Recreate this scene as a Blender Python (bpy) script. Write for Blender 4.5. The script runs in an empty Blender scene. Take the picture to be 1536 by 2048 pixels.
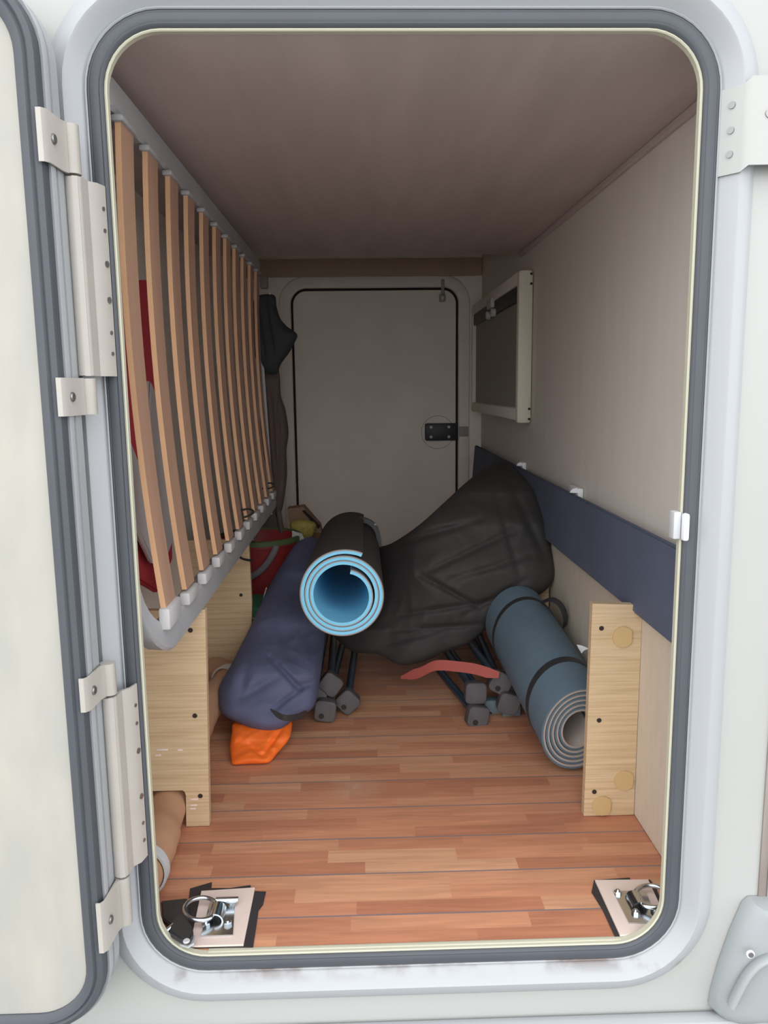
import bpy, bmesh, math, random
from mathutils import Vector, Matrix, noise
C = bpy.context.scene.collection
PI = math.pi
random.seed(4)

# ------------------------------------------------------------------ camera
PITCH, YAW, ROLL, FPX = 0.15681, -0.0255, -0.01213, 1572.7
CAM = Vector((-0.05161, -0.89, 0.6924))
cy, sy, cp, sp = math.cos(YAW), math.sin(YAW), math.cos(PITCH), math.sin(PITCH)
_f = Vector((-sy*cp, cy*cp, -sp)); _r = Vector((cy, sy, 0)); _u = _r.cross(_f)
cr, sr = math.cos(ROLL), math.sin(ROLL)
RIGHT, UP, FWD = _r*cr+_u*sr, _u*cr-_r*sr, _f
cam = bpy.data.cameras.new('camera'); co = bpy.data.objects.new('camera', cam); C.objects.link(co)
m = Matrix.Identity(4)
for i in range(3):
    m[i][0], m[i][1], m[i][2], m[i][3] = RIGHT[i], UP[i], -FWD[i], CAM[i]
co.matrix_world = m
cam.sensor_width = 36; cam.sensor_fit = 'AUTO'; cam.lens = FPX*36/2048; cam.clip_start = 0.01
bpy.context.scene.camera = co

# ------------------------------------------------------------------ light
vs = bpy.context.scene.view_settings
vs.view_transform = 'Standard'; vs.look = 'None'; vs.gamma = 1; vs.use_curve_mapping = False
vs.exposure = 1.48
w = bpy.data.worlds.new('overcast'); bpy.context.scene.world = w; w.use_nodes = True
nt = w.node_tree; bg = nt.nodes['Background']
tc = nt.nodes.new('ShaderNodeTexCoord'); sx = nt.nodes.new('ShaderNodeSeparateXYZ')
rmp = nt.nodes.new('ShaderNodeValToRGB')
rmp.color_ramp.elements[0].position = 0.0; rmp.color_ramp.elements[0].color = (1.0, 1.0, 1.0, 1)     # bright haze low in the sky
rmp.color_ramp.elements[1].position = 0.75; rmp.color_ramp.elements[1].color = (0.40, 0.42, 0.46, 1)
e_ = rmp.color_ramp.elements.new(.30); e_.color = (.9, .92, .95, 1)
nt.links.new(tc.outputs['Generated'], sx.inputs[0]); nt.links.new(sx.outputs['Z'], rmp.inputs[0])
nt.links.new(rmp.outputs[0], bg.inputs['Color']); bg.inputs['Strength'].default_value = 1.0
bpy.context.scene.cycles.max_bounces = 12
bpy.context.scene.cycles.diffuse_bounces = 8

# soft daylight from the bright part of the cloud cover, up and behind the photographer
sun = bpy.data.lights.new('cloud_glow', 'SUN'); sun.energy = 0.7; sun.angle = 1.4; sun.color = (1.0, 0.98, 0.95)
so = bpy.data.objects.new('cloud_glow', sun); C.objects.link(so)
so.rotation_euler = Vector((0.12, 0.66, -0.75)).to_track_quat('-Z', 'Y').to_euler()

# ------------------------------------------------------------------ helpers
def at(px, py, Y=None, X=None, Z=None):
    d = RIGHT*((px-768)/FPX) - UP*((py-1024)/FPX) + FWD
    if Y is not None: t = (Y-CAM.y)/d.y
    elif X is not None: t = (X-CAM.x)/d.x
    else: t = (Z-CAM.z)/d.z
    return CAM + d*t

def srgb(r, g, b):
    f = lambda c: (c/255/12.92 if c/255 <= .04045 else ((c/255+.055)/1.055)**2.4)
    return (f(r), f(g), f(b), 1)

def mat(name, col, rough=0.6, metal=0.0, var=0.0, vscale=8, bump=0.0, bscale=60, col2=None, stretch=(1, 1, 1), spec=0.5, trans=0.0, alpha=1.0, coat=0.0, detail=4):
    M = bpy.data.materials.new(name); M.use_nodes = True
    n = M.node_tree.nodes; l = M.node_tree.links; p = n['Principled BSDF']
    p.inputs['Roughness'].default_value = rough; p.inputs['Metallic'].default_value = metal
    p.inputs['Specular IOR Level'].default_value = spec
    p.inputs['Transmission Weight'].default_value = trans; p.inputs['Alpha'].default_value = alpha
    p.inputs['Coat Weight'].default_value = coat
    p.inputs['Base Color'].default_value = col
    tcn = n.new('ShaderNodeTexCoord'); mp = n.new('ShaderNodeMapping'); mp.inputs['Scale'].default_value = stretch
    l.new(tcn.outputs['Object'], mp.inputs[0])
    if var > 0 or col2:
        nz = n.new('ShaderNodeTexNoise'); nz.inputs['Scale'].default_value = vscale; nz.inputs['Detail'].default_value = detail
        l.new(mp.outputs[0], nz.inputs['Vector'])
        rp = n.new('ShaderNodeValToRGB'); e = rp.color_ramp.elements
        e[0].position = .32; e[1].position = .68
        c2 = col2 or tuple(min(1, c*(1+var)) for c in col[:3])+(1,)
        c1 = col if col2 else tuple(c*(1-var) for c in col[:3])+(1,)
        e[0].color = c1; e[1].color = c2
        l.new(nz.outputs['Fac'], rp.inputs[0]); l.new(rp.outputs[0], p.inputs['Base Color'])
    if bump > 0:
        nb = n.new('ShaderNodeTexNoise'); nb.inputs['Scale'].default_value = bscale; nb.inputs['Detail'].default_value = 3
        l.new(mp.outputs[0], nb.inputs['Vector'])
        b = n.new('ShaderNodeBump'); b.inputs['Strength'].default_value = bump; b.inputs['Distance'].default_value = .002
        l.new(nb.outputs['Fac'], b.inputs['Height']); l.new(b.outputs[0], p.inputs['Normal'])
    return M

def link_mesh(name, bm, material, parent=None, smooth=True):
    me = bpy.data.meshes.new(name); bmesh.ops.recalc_face_normals(bm, faces=bm.faces[:])
    bm.to_mesh(me); bm.free()
    if material: me.materials.append(material)
    if smooth:
        for p in me.polygons: p.use_smooth = True
        try: me.set_sharp_from_angle(angle=math.radians(38))
        except Exception: pass
    o = bpy.data.objects.new(name, me); C.objects.link(o)
    if parent:
        o.parent = parent; o.matrix_parent_inverse = Matrix.Translation(-parent.location)
    return o

def tag(o, label, cat, group=None):
    o['label'] = label; o['category'] = cat
    if group: o['group'] = group
    return o

def thing(name, loc, label, cat, group=None):
    o = bpy.data.objects.new(name, None); o.empty_display_size = .05; C.objects.link(o); o.location = loc
    return tag(o, label, cat, group)

def struct(name, bm, m, parent=None, smooth=True):
    o = link_mesh(name, bm, m, parent, smooth)
    if not parent: o['kind'] = 'structure'
    return o

def add_box(bm, x0, x1, y0, y1, z0, z1, bev=0.0, rot=None, pivot=None):
    vs_ = [bm.verts.new((x, y, z)) for x in (x0, x1) for y in (y0, y1) for z in (z0, z1)]
    F = [(0,1,3,2),(4,6,7,5),(0,4,5,1),(2,3,7,6),(0,2,6,4),(1,5,7,3)]
    fs = [bm.faces.new([vs_[i] for i in f]) for f in F]
    if bev > 0:
        es = list({e for f in fs for e in f.edges})
        r = bmesh.ops.bevel(bm, geom=es, offset=bev, segments=2, affect='EDGES', profile=.5)
        vs_ = list({v for f in r['faces'] for v in f.verts} | {v for v in vs_ if v.is_valid})
    if rot:
        bmesh.ops.transform(bm, matrix=Matrix.Translation(pivot) @ rot @ Matrix.Translation(-Vector(pivot)), verts=vs_)
    return vs_

def box(*a, **k):
    bm = bmesh.new(); add_box(bm, *a, **k); return bm

def add_tube(bm, pts, r, seg=12, ry=None, cap=True, up=(0, 0, 1), squareness=0):
    pts = [Vector(p) for p in pts]; n = len(pts)
    rad = r if isinstance(r, (list, tuple)) else [r]*n
    ryy = ry if isinstance(ry, (list, tuple)) else ([ry]*n if ry else rad)
    rings = []; a = None
    for i, p in enumerate(pts):
        t = (pts[min(i+1, n-1)]-pts[max(i-1, 0)]).normalized()
        if a is None:
            a = Vector(up).cross(t)
            if a.length < 1e-3: a = Vector((1, 0, 0)).cross(t)
        a = (a - t*a.dot(t)).normalized(); b = t.cross(a)
        ring = []
        for k in range(seg):
            th = 2*PI*k/seg; c_, s_ = math.cos(th), math.sin(th)
            if squareness:
                q = (abs(c_)**squareness+abs(s_)**squareness)**(-1/squareness); c_ *= q; s_ *= q
            ring.append(bm.verts.new(p + a*(c_*rad[i]) + b*(s_*ryy[i])))
        rings.append(ring)
    for i in range(n-1):
        for k in range(seg):
            bm.faces.new((rings[i][k], rings[i][(k+1) % seg], rings[i+1][(k+1) % seg], rings[i+1][k]))
    if cap:
        bm.faces.new(rings[0][::-1]); bm.faces.new(rings[-1])
    return rings

def tube(*a, **k):
    bm = bmesh.new(); add_tube(bm, *a, **k); return bm

def add_disc(bm, c, axis, r, h, seg=20, bev=0):
    c = Vector(c); ax = Vector(axis).normalized()
    prof = [(r, 0), (r, h-bev), (r-bev, h)] if bev else [(r, 0), (r, h)]
    a = ax.orthogonal().normalized(); b = ax.cross(a); rings = []
    for rr, hh in prof:
        rings.append([bm.verts.new(c+ax*hh+(a*math.cos(2*PI*k/seg)+b*math.sin(2*PI*k/seg))*rr) for k in range(seg)])
    for i in range(len(rings)-1):
        for k in range(seg):
            bm.faces.new((rings[i][k], rings[i][(k+1) % seg], rings[i+1][(k+1) % seg], rings[i+1][k]))
    bm.faces.new(rings[0][::-1]); bm.faces.new(rings[-1])

def disc(*a, **k):
    bm = bmesh.new(); add_disc(bm, *a, **k); return bm

def add_prism(bm, poly, ext):
    """closed prism: poly is a list of 3D points, ext the extrusion vector"""
    A = [bm.verts.new(Vector(p)) for p in poly]; B = [bm.verts.new(Vector(p)+Vector(ext)) for p in poly]
    n = len(A)
    bm.faces.new(A[::-1]); bm.faces.new(B)
    for i in range(n): bm.faces.new((A[i], A[(i+1) % n], B[(i+1) % n], B[i]))

def prism(*a):
    bm = bmesh.new(); add_prism(bm, *a); return bm

def rrect(x0, x1, z0, z1, r, seg=10):
    pts = []
    for cx, cz, a0 in ((x1-r, z0+r, -90), (x1-r, z1-r, 0), (x0+r, z1-r, 90), (x0+r, z0+r, 180)):
        for k in range(seg+1):
            a = math.radians(a0+90*k/seg); pts.append((cx+r*math.cos(a), cz+r*math.sin(a)))
    return pts

def sweep_frame(x0, x1, z0, z1, r, prof, y=0.0, closed=True):
    """prof: list of (offset outward, y) swept round a rounded rectangle"""
    bm = bmesh.new(); rings = []
    for off, yy in prof:
        rings.append([bm.verts.new((a, y+yy, b)) for a, b in rrect(x0-off, x1+off, z0-off, z1+off, max(r+off, .004))])
    n = len(rings[0]); m_ = len(rings)
    for i in range(m_ if closed else m_-1):
        A, B = rings[i], rings[(i+1) % m_]
        for k in range(n): bm.faces.new((A[k], A[(k+1) % n], B[(k+1) % n], B[k]))
    return bm

def plate_with_hole(x0, x1, z0, z1, y0, y1, hx0, hx1, hz0, hz1, r):
    bm = bmesh.new(); hole = rrect(hx0, hx1, hz0, hz1, r)
    cx, cz = (hx0+hx1)/2, (hz0+hz1)/2; outer = []
    for a, b in hole:
        dx, dz = a-cx, b-cz
        t = min([t for t in [((x1-cx)/dx if dx > 0 else (x0-cx)/dx) if abs(dx) > 1e-9 else 1e9, ((z1-cz)/dz if dz > 0 else (z0-cz)/dz) if abs(dz) > 1e-9 else 1e9]])
        outer.append([cx+dx*t, cz+dz*t])
    n = len(hole)
    # pull the ray hits nearest each corner onto the corner
    for X_, Z_ in ((x0, z0), (x0, z1), (x1, z0), (x1, z1)):
        k = min(range(n), key=lambda i: (outer[i][0]-X_)**2+(outer[i][1]-Z_)**2); outer[k] = [X_, Z_]
    R = {}
    for key, pts, y in (('hf', hole, y0), ('of', outer, y0), ('hb', hole, y1), ('ob', outer, y1)):
        R[key] = [bm.verts.new((a, y, b)) for a, b in pts]
    for k in range(n):
        j = (k+1) % n
        for A, B in (('hf', 'of'), ('hb', 'ob'), ('hf', 'hb'), ('of', 'ob')):
            bm.faces.new((R[A][k], R[A][j], R[B][j], R[B][k]))
    return bm

def catmull(P, n, closed=True):
    out = []; N = len(P)
    # resample evenly by chord length
    segs = N if closed else N-1
    for s in range(segs):
        p0, p1, p2, p3 = (P[(s-1) % N] if closed or s > 0 else P[0]), P[s], P[(s+1) % N], (P[(s+2) % N] if closed or s+2 < N else P[-1])
        for k in range(12):
            t = k/12
            out.append(tuple(.5*((2*b)+(-a+c)*t+(2*a-5*b+4*c-d)*t*t+(-a+3*b-3*c+d)*t**3) for a, b, c, d in zip(p0, p1, p2, p3)))
    if closed: out.append(out[0])
    else: out.append(tuple(P[-1]))
    L = [0]
    for i in range(1, len(out)): L.append(L[-1]+math.dist(out[i], out[i-1]))
    res = []; j = 0
    cnt = n if closed else n-1
    for k in range(n):
        s = L[-1]*k/cnt
        while j < len(L)-2 and L[j+1] < s: j += 1
        u = (s-L[j])/max(L[j+1]-L[j], 1e-9)
        res.append(tuple(a+(b-a)*u for a, b in zip(out[j], out[j+1])))
    return res

def interp(tab, v):
    tab = sorted(tab)
    if v <= tab[0][0]: return tab[0][1]
    for (a, b), (c, d) in zip(tab, tab[1:]):
        if v <= c:
            u = (v-a)/(c-a); u = u*u*(3-2*u)*.5+u*.5
            return b+(d-b)*u
    return tab[-1][1]

def pillow(outline, Yf, bulge, back, centre=None, N=160, RN=40, folds=(), amp=.006, fscale=14, seed=0, floor=True, drop=0.0):
    """a closed soft body: stuffed front, rounded back; folds are ((x0,y0),(x1,y1),width,depth)"""
    O = catmull(outline, N)
    cx, cy_ = centre or (sum(p[0] for p in O)/N, sum(p[1] for p in O)/N)
    bm = bmesh.new(); fr = []; bk = []
    def pt(px, py, rho):
        y0 = Yf(px, py); h = math.sqrt(max(0, 1-rho**2.6))
        P = at(px, py, Y=y0); edge = min(1, (1-rho)*6)
        q = P*fscale*.55 + Vector((seed*7.3, 0, 0)); 
        rd = 1-abs(noise.noise(q))*2.2
        q2 = P*fscale*1.6 + Vector((0, seed*3.1, 0)); rd2 = 1-abs(noise.noise(q2))*2
        d = bulge*h + edge*amp*(rd+.45*rd2)
        for (ax, ay), (bx, by), wd, dp in folds:
            vx, vy = bx-ax, by-ay; L2 = vx*vx+vy*vy
            t = max(0, min(1, ((px-ax)*vx+(py-ay)*vy)/L2))
            dist = math.hypot(px-ax-vx*t, py-ay-vy*t)
            d -= edge*dp*math.exp(-(dist/wd)**2)*math.sin(PI*(.15+.7*t))
        return P, d, h
    for i in range(RN+1):
        rho = 1-(i/RN)
        rowf, rowb = [], []
        for k, (ox, oy) in enumerate(O):
            if rho < 1e-6 and k > 0: break
            px, py = cx+(ox-cx)*rho, cy_+(oy-cy_)*rho
            P, d, h = pt(px, py, rho)
            v = (P-CAM).normalized()
            F = P - v*d
            Bk = P + Vector((0, back*h, -drop*h))
            if floor: F.z = max(F.z, .004); Bk.z = max(Bk.z, .004)
            rowf.append(bm.verts.new(F)); rowb.append(None if i == 0 else bm.verts.new(Bk))
        if i == 0: rowb = rowf
        fr.append(rowf); bk.append(rowb)
    for rows in (fr, bk):
        for i in range(RN):
            A, B = rows[i], rows[i+1]
            for k in range(N):
                j = (k+1) % N
                if len(B) == 1: bm.faces.new((A[k], A[j], B[0]))
                else: bm.faces.new((A[k], A[j], B[j], B[k]))
    return bm

# ------------------------------------------------------------------ materials
M_body = mat('body_paint', srgb(170, 171, 168), .35, var=.02, vscale=3)
M_frame = mat('frame_white', srgb(166, 169, 172), .38, var=.015, vscale=5)
M_lip = mat('lip_cream', srgb(190, 188, 168), .6)
M_rubber = mat('rubber', srgb(72, 76, 82), .55, var=.05, vscale=10)
M_leaf = mat('leaf_cream', srgb(172, 168, 159), .6, col2=srgb(160, 160, 153), vscale=25, stretch=(1, 1, .35), bump=.1)
M_hinge = mat('hinge_cream', srgb(172, 167, 160), .4, var=.03, vscale=20)
M_cream = mat('cream_lining', srgb(218, 212, 204), .62, var=.03, vscale=30, stretch=(1, 1, .2))
M_ceil = mat('ceiling_ply', srgb(190, 176, 172), .55, var=.06, vscale=9, stretch=(3, .4, 1))
M_backw = mat('back_lining', srgb(234, 227, 218), .6, var=.03, vscale=12)
M_brown = mat('brown_beam', srgb(176, 156, 138), .6, var=.05)
M_lining = mat('pale_board', srgb(206, 196, 180), .6, var=.03, vscale=60, stretch=(1, 1, .3))
M_steel = mat('steel', srgb(200, 206, 210), .22, 1.0)
M_screw = mat('screw', srgb(150, 150, 150), .35, .9)
M_dark = mat('dark_hole', srgb(40, 34, 30), .8)
M_black = mat('black_plastic', srgb(48, 48, 50), .5)
M_navyboard = mat('navy_board', srgb(84, 92, 112), .8, var=.08, vscale=6, bump=.15, bscale=300)
M_whiteplas = mat('white_plastic', srgb(222, 225, 228), .45)
M_tape = mat('black_tape', srgb(52, 48, 50), .6, var=.1)
M_plate = mat('plate_white', srgb(226, 208, 198), .5)
M_greyfr = mat('grey_paint', srgb(160, 160, 162), .5, var=.06, vscale=14)
M_slat = mat('beech', srgb(166, 130, 110), .5, col2=srgb(176, 140, 116), vscale=6, stretch=(6, 6, .5))
M_slatedge = mat('beech_edge', srgb(204, 160, 122), .5, var=.05, vscale=12)
M_ductc = mat('duct_paper', srgb(178, 138, 108), .75, var=.1, vscale=12, bump=.3, bscale=40)
M_clipgrey = mat('clip_grey', srgb(190, 192, 194), .5)
M_holder = mat('holder_plastic', srgb(186, 184, 184), .5)
M_tube = mat('blue_tube', srgb(56, 80, 102), .35, .3)
M_cap = mat('cap_grey', srgb(84, 80, 82), .75, var=.06, vscale=30)
M_capl = mat('cap_blue_grey', srgb(104, 122, 130), .7)
M_strapr = mat('red_strap', srgb(160, 78, 70), .75, bump=.2, bscale=400)
M_black_nylon = mat('black_nylon', srgb(58, 56, 55), .8, var=.12, vscale=5, bump=.15, bscale=260)
M_navy_canvas = mat('navy_canvas', srgb(88, 92, 120), .85, var=.1, vscale=7, bump=.25, bscale=420)
M_orange = mat('orange_nylon', srgb(245, 112, 34), .6, var=.08, vscale=9)
M_matgrey = mat('mat_teal_grey', srgb(90, 110, 124), .85, var=.06, vscale=20, bump=.12, bscale=300)
M_matgrey2 = mat('mat_grey_layer', srgb(168, 158, 150), .85)
M_blue = mat('mat_light_blue', srgb(120, 192, 222), .75, bump=.4, bscale=220)
M_charcoal = mat('mat_charcoal', srgb(52, 48, 46), .8, var=.05)
M_matline = mat('mat_grey_edge', srgb(150, 140, 138), .8)
M_rope = mat('brown_sheath', srgb(92, 78, 74), .8, var=.1, vscale=20, stretch=(5, 5, 1))
M_umb = mat('umbrella_black', srgb(52, 54, 58), .8)
M_red = mat('bucket_red', srgb(150, 46, 50), .5)
M_green = mat('green_net', srgb(60, 128, 92), .6)
M_rim = mat('green_rim', srgb(86, 108, 66), .6)
M_yellow = mat('yellow_pack', srgb(170, 156, 80), .7, var=.15, vscale=60)
M_card = mat('cardboard', srgb(150, 122, 98), .8, var=.05)
M_glass = mat('jar_glass', (.9, .9, .9, 1), .05, trans=.9)
M_clear = mat('clear_film', (.75, .75, .73, 1), .3, alpha=.55)
M_redfab = mat('red_fabric', srgb(176, 50, 64), .75)
M_paleboard = mat('pale_grey_board', srgb(186, 184, 184), .6)
M_bumper = mat('bumper_grey', srgb(150, 155, 156), .45, bump=.05, bscale=600)
M_dirtseam = mat('seam', srgb(146, 138, 130), .8, col2=srgb(122, 112, 106), vscale=30, stretch=(1, 1, .2))
M_latchgrey = mat('latch_grey', srgb(150, 146, 140), .5)
M_ground = mat('tarmac', srgb(150, 150, 148), .9, var=.1, vscale=20)
M_winrail = mat('window_rail', srgb(206, 202, 186), .5)
M_shade = mat('blind_cloth', srgb(160, 158, 146), .8)

def wood_mat(name, c1, c2, zs=60):
    M = bpy.data.materials.new(name); M.use_nodes = True
    n = M.node_tree.nodes; l = M.node_tree.links; p = n['Principled BSDF']; p.inputs['Roughness'].default_value = .55
    t = n.new('ShaderNodeTexCoord'); mp = n.new('ShaderNodeMapping'); mp.inputs['Scale'].default_value = (3, 3, zs)
    l.new(t.outputs['Object'], mp.inputs[0])
    nz = n.new('ShaderNodeTexNoise'); nz.inputs['Scale'].default_value = 2.2; nz.inputs['Detail'].default_value = 7; nz.inputs['Distortion'].default_value = .35
    l.new(mp.outputs[0], nz.inputs['Vector'])
    r = n.new('ShaderNodeValToRGB'); r.color_ramp.elements[0].color = c1; r.color_ramp.elements[1].color = c2
    r.color_ramp.elements[0].position = .35; r.color_ramp.elements[1].position = .62
    l.new(nz.outputs['Fac'], r.inputs[0]); l.new(r.outputs[0], p.inputs['Base Color'])
    return M
M_oak = wood_mat('oak_board', srgb(188, 162, 126), srgb(206, 182, 148), 110)
M_oakedge = wood_mat('oak_edge', srgb(200, 168, 128), srgb(212, 182, 142))
M_capoak = mat('cover_cap', srgb(194, 166, 118), .5)

def floor_mat():
    M = bpy.data.materials.new('floor_vinyl'); M.use_nodes = True
    n = M.node_tree.nodes; l = M.node_tree.links; p = n['Principled BSDF']
    p.inputs['Roughness'].default_value = .42
    def mth(op, a, b=None):
        q = n.new('ShaderNodeMath'); q.operation = op
        for i, v in enumerate((a, b)):
            if v is None: continue
            if isinstance(v, (int, float)): q.inputs[i].default_value = v
            else: l.new(v, q.inputs[i])
        return q.outputs[0]
    t = n.new('ShaderNodeTexCoord'); s = n.new('ShaderNodeSeparateXYZ'); l.new(t.outputs['Object'], s.inputs[0])
    yy = mth('ADD', s.outputs['Y'], 5.0-.058+.0905*.5-.0905*.5)
    yy = mth('SUBTRACT', yy, 5.0-.0905*55)
    row = mth('FLOOR', mth('DIVIDE', yy, .0905/3))
    wn = n.new('ShaderNodeTexWhiteNoise'); wn.noise_dimensions = '1D'; l.new(row, wn.inputs['W'])
    ln = mth('ADD', mth('MULTIPLY', wn.outputs['Value'], .11), .17)
    xx = mth('ADD', mth('DIVIDE', s.outputs['X'], ln), mth('MULTIPLY', wn.outputs['Value'], 37.7))
    col = mth('FLOOR', xx)
    cb = n.new('ShaderNodeCombineXYZ'); l.new(row, cb.inputs[0]); l.new(col, cb.inputs[1])
    w2 = n.new('ShaderNodeTexWhiteNoise'); w2.noise_dimensions = '2D'; l.new(cb.outputs[0], w2.inputs['Vector'])
    r = n.new('ShaderNodeValToRGB'); e = r.color_ramp.elements
    e[0].position = 0; e[0].color = srgb(182, 122, 94); e[1].position = 1; e[1].color = srgb(208, 158, 124)
    k = e.new(.5); k.color = srgb(200, 140, 108)
    l.new(w2.outputs['Value'], r.inputs[0])
    mp = n.new('ShaderNodeMapping'); mp.inputs['Scale'].default_value = (4, 60, 1); l.new(t.outputs['Object'], mp.inputs[0])
    ad = n.new('ShaderNodeVectorMath'); ad.operation = 'ADD'; l.new(mp.outputs[0], ad.inputs[0]); l.new(w2.outputs['Color'], ad.inputs[1])
    nz = n.new('ShaderNodeTexNoise'); nz.inputs['Scale'].default_value = 2; nz.inputs['Detail'].default_value = 6; nz.inputs['Distortion'].default_value = .6
    l.new(ad.outputs[0], nz.inputs['Vector'])
    gr = n.new('ShaderNodeMapRange'); gr.inputs['From Min'].default_value = .3; gr.inputs['From Max'].default_value = .7
    gr.inputs['To Min'].default_value = .82; gr.inputs['To Max'].default_value = 1.12; l.new(nz.outputs['Fac'], gr.inputs[0])
    mx = n.new('ShaderNodeVectorMath'); mx.operation = 'SCALE'; l.new(r.outputs[0], mx.inputs[0]); l.new(gr.outputs[0], mx.inputs['Scale'])
    # grey caulking lines
    fr = mth('FRACT', mth('DIVIDE', yy, .0905))
    line = mth('LESS_THAN', fr, .03)
    m1 = n.new('ShaderNodeMix'); m1.data_type = 'RGBA'; l.new(line, m1.inputs['Factor']); l.new(mx.outputs[0], m1.inputs['A']); m1.inputs['B'].default_value = srgb(128, 116, 118)
    # pale dusty patch
    vd = n.new('ShaderNodeVectorMath'); vd.operation = 'DISTANCE'; l.new(t.outputs['Object'], vd.inputs[0]); vd.inputs[1].default_value = (-.075, .40, 0)
    nd = n.new('ShaderNodeTexNoise'); nd.inputs['Scale'].default_value = 60; l.new(t.outputs['Object'], nd.inputs['Vector'])
    dd = mth('MULTIPLY', mth('MAXIMUM', mth('SUBTRACT', 1.0, mth('DIVIDE', vd.outputs['Value'], .06)), 0.0), mth('MULTIPLY', nd.outputs['Fac'], .7))
    m2 = n.new('ShaderNodeMix'); m2.data_type = 'RGBA'; l.new(dd, m2.inputs['Factor']); l.new(m1.outputs['Result'], m2.inputs['A']); m2.inputs['B'].default_value = srgb(200, 176, 150)
    l.new(m2.outputs['Result'], p.inputs['Base Color'])
    return M
M_floor = floor_mat()

# ------------------------------------------------------------------ setting
HW, HT, HR = 0.312, 1.058, 0.058            # half width, top and corner radius of each hatch
WX, BY, CZ = 0.40, 2.117, 1.060             # right wall, far wall, low ceiling
LX = -0.47
struct('floor', box(LX, WX, -.001, BY+.02, -.03, 0), M_floor, smooth=False)
struct('ceiling', box(LX, WX+.02, .0, 1.38, CZ, CZ+.03), M_ceil, smooth=False)
struct('trim_1', box(LX, WX+.02, 1.38, 1.40, CZ, 1.42), M_ceil, smooth=False)
struct('ceiling', box(LX, WX+.02, 1.40, BY+.02, 1.40, 1.42), M_backw, smooth=False)
struct('wall_right', box(WX, WX+.02, 0, BY+.02, -.03, 1.42), M_cream, smooth=False)
struct('wall_left', box(LX-.02, LX, 0, BY+.02, -.03, 1.42), M_backw, smooth=False)
struct('trim_2', box(.38, WX-.001, .002, .885, .001, .452, bev=.001), M_lining, smooth=False)   # low lining of the right wall
struct('trim_3', box(WX-.008, WX, .002, 1.38, CZ-.012, CZ, bev=.002), M_ceil, smooth=False)    # bead under the ceiling
struct('wall_back', plate_with_hole(LX, WX, -.03, 1.42, BY, BY+.03, -HW, HW, 0, HT, HR), M_backw, smooth=False)
struct('trim_4', box(LX, WX-.002, BY-.014, BY-.001, 1.098, 1.16, bev=.001), M_brown, smooth=False)
struct('trim_12', box(-.255, .27, -.002, .004, -.0015, .0010, bev=.0004), M_lip)            # sill strip
# vehicle side
bw = struct('wall_front', plate_with_hole(-2.2, 2.2, -.30, 2.0, -.012, -.001, -HW-.052, HW+.052, -.052, HT+.052, HR+.052), M_body, smooth=False)
struct('ground', box(-8, 8, -9, 4, -.60, -.55), M_ground, smooth=False)
struct('wall_skirt', box(-2.2, 2.2, -.002, .03, -.55, -.30), M_body, smooth=False)

# opening frame round the hatch: lip, rubber seal, white channel
bm = sweep_frame(-HW, HW, 0, HT, HR, [(0, .0015), (0, -.006), (.0012, -.0072), (.003, -.006), (.003, .0015)])
struct('trim_5', bm, M_lip)
P = [(.003, .004), (.003, -.0055), (.0045, -.0085), (.0065, -.0095), (.0080, -.0088), (.0088, -.0092), (.0135, -.0098), (.0170, -.0092), (.0180, -.0078), (.0195, -.0080), (.0205, -.0062), (.0205, .004)]
struct('trim_6', sweep_frame(-HW, HW, 0, HT, HR, P), M_rubber)
P = [(.0205, .004), (.0205, -.008), (.0215, -.0092), (.0228, -.008), (.024, -.0065), (.0375, -.0235), (.0395, -.0245), (.042, -.0238), (.050, -.021), (.056, -.0165), (.0595, -.0125), (.0595, .004)]
door_frame = struct('trim_7', sweep_frame(-HW, HW, 0, HT, HR, P), None)
def frame_mat():
    M = mat('hatch_frame', srgb(166, 169, 172), .36)
    n = M.node_tree.nodes; l = M.node_tree.links; p = n['Principled BSDF']
    t = n.new('ShaderNodeTexCoord'); s = n.new('ShaderNodeSeparateXYZ'); l.new(t.outputs['Object'], s.inputs[0])
    def mr(o, a, b):
        q = n.new('ShaderNodeMapRange'); q.inputs['From Min'].default_value = a; q.inputs['From Max'].default_value = b; l.new(o, q.inputs[0]); return q.outputs[0]
    def mul(a, b):
        q = n.new('ShaderNodeMath'); q.operation = 'MULTIPLY'; l.new(a, q.inputs[0])
        if isinstance(b, float): q.inputs[1].default_value = b
        else: l.new(b, q.inputs[1])
        return q.outputs[0]
    nz = n.new('ShaderNodeTexNoise'); nz.inputs['Scale'].default_value = 26; nz.inputs['Detail'].default_value = 6; l.new(t.outputs['Object'], nz.inputs['Vector'])
    band = mul(mr(s.outputs['Z'], -.034, -.022), mr(s.outputs['Z'], -.012, -.020))
    f = mul(mul(mr(nz.outputs['Fac'], .46, .66), band), .85)
    mx = n.new('ShaderNodeMix'); mx.data_type = 'RGBA'; l.new(f, mx.inputs['Factor'])
    mx.inputs['A'].default_value = srgb(166, 169, 172); mx.inputs['B'].default_value = srgb(104, 86, 78)
    l.new(mx.outputs['Result'], p.inputs['Base Color'])
    return M
door_frame.data.materials.append(frame_mat())
struct('trim_8', box(-2.2, 2.2, -.034, -.012, -.117, -.092, bev=.008), M_frame)        # bead along the lower edge
struct('trim_9', box(-2.2, 2.2, -.022, -.012, -.30, -.125, bev=.002), M_body)
struct('trim_10', box(.429, .4385, -.0145, -.011, -.09, 2.0), M_dirtseam, smooth=False)   # grubby joint between body panels
struct('trim_11', box(.4395, 2.2, -.017, -.012, -.09, 2.0, bev=.001), M_body, smooth=False)

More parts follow.
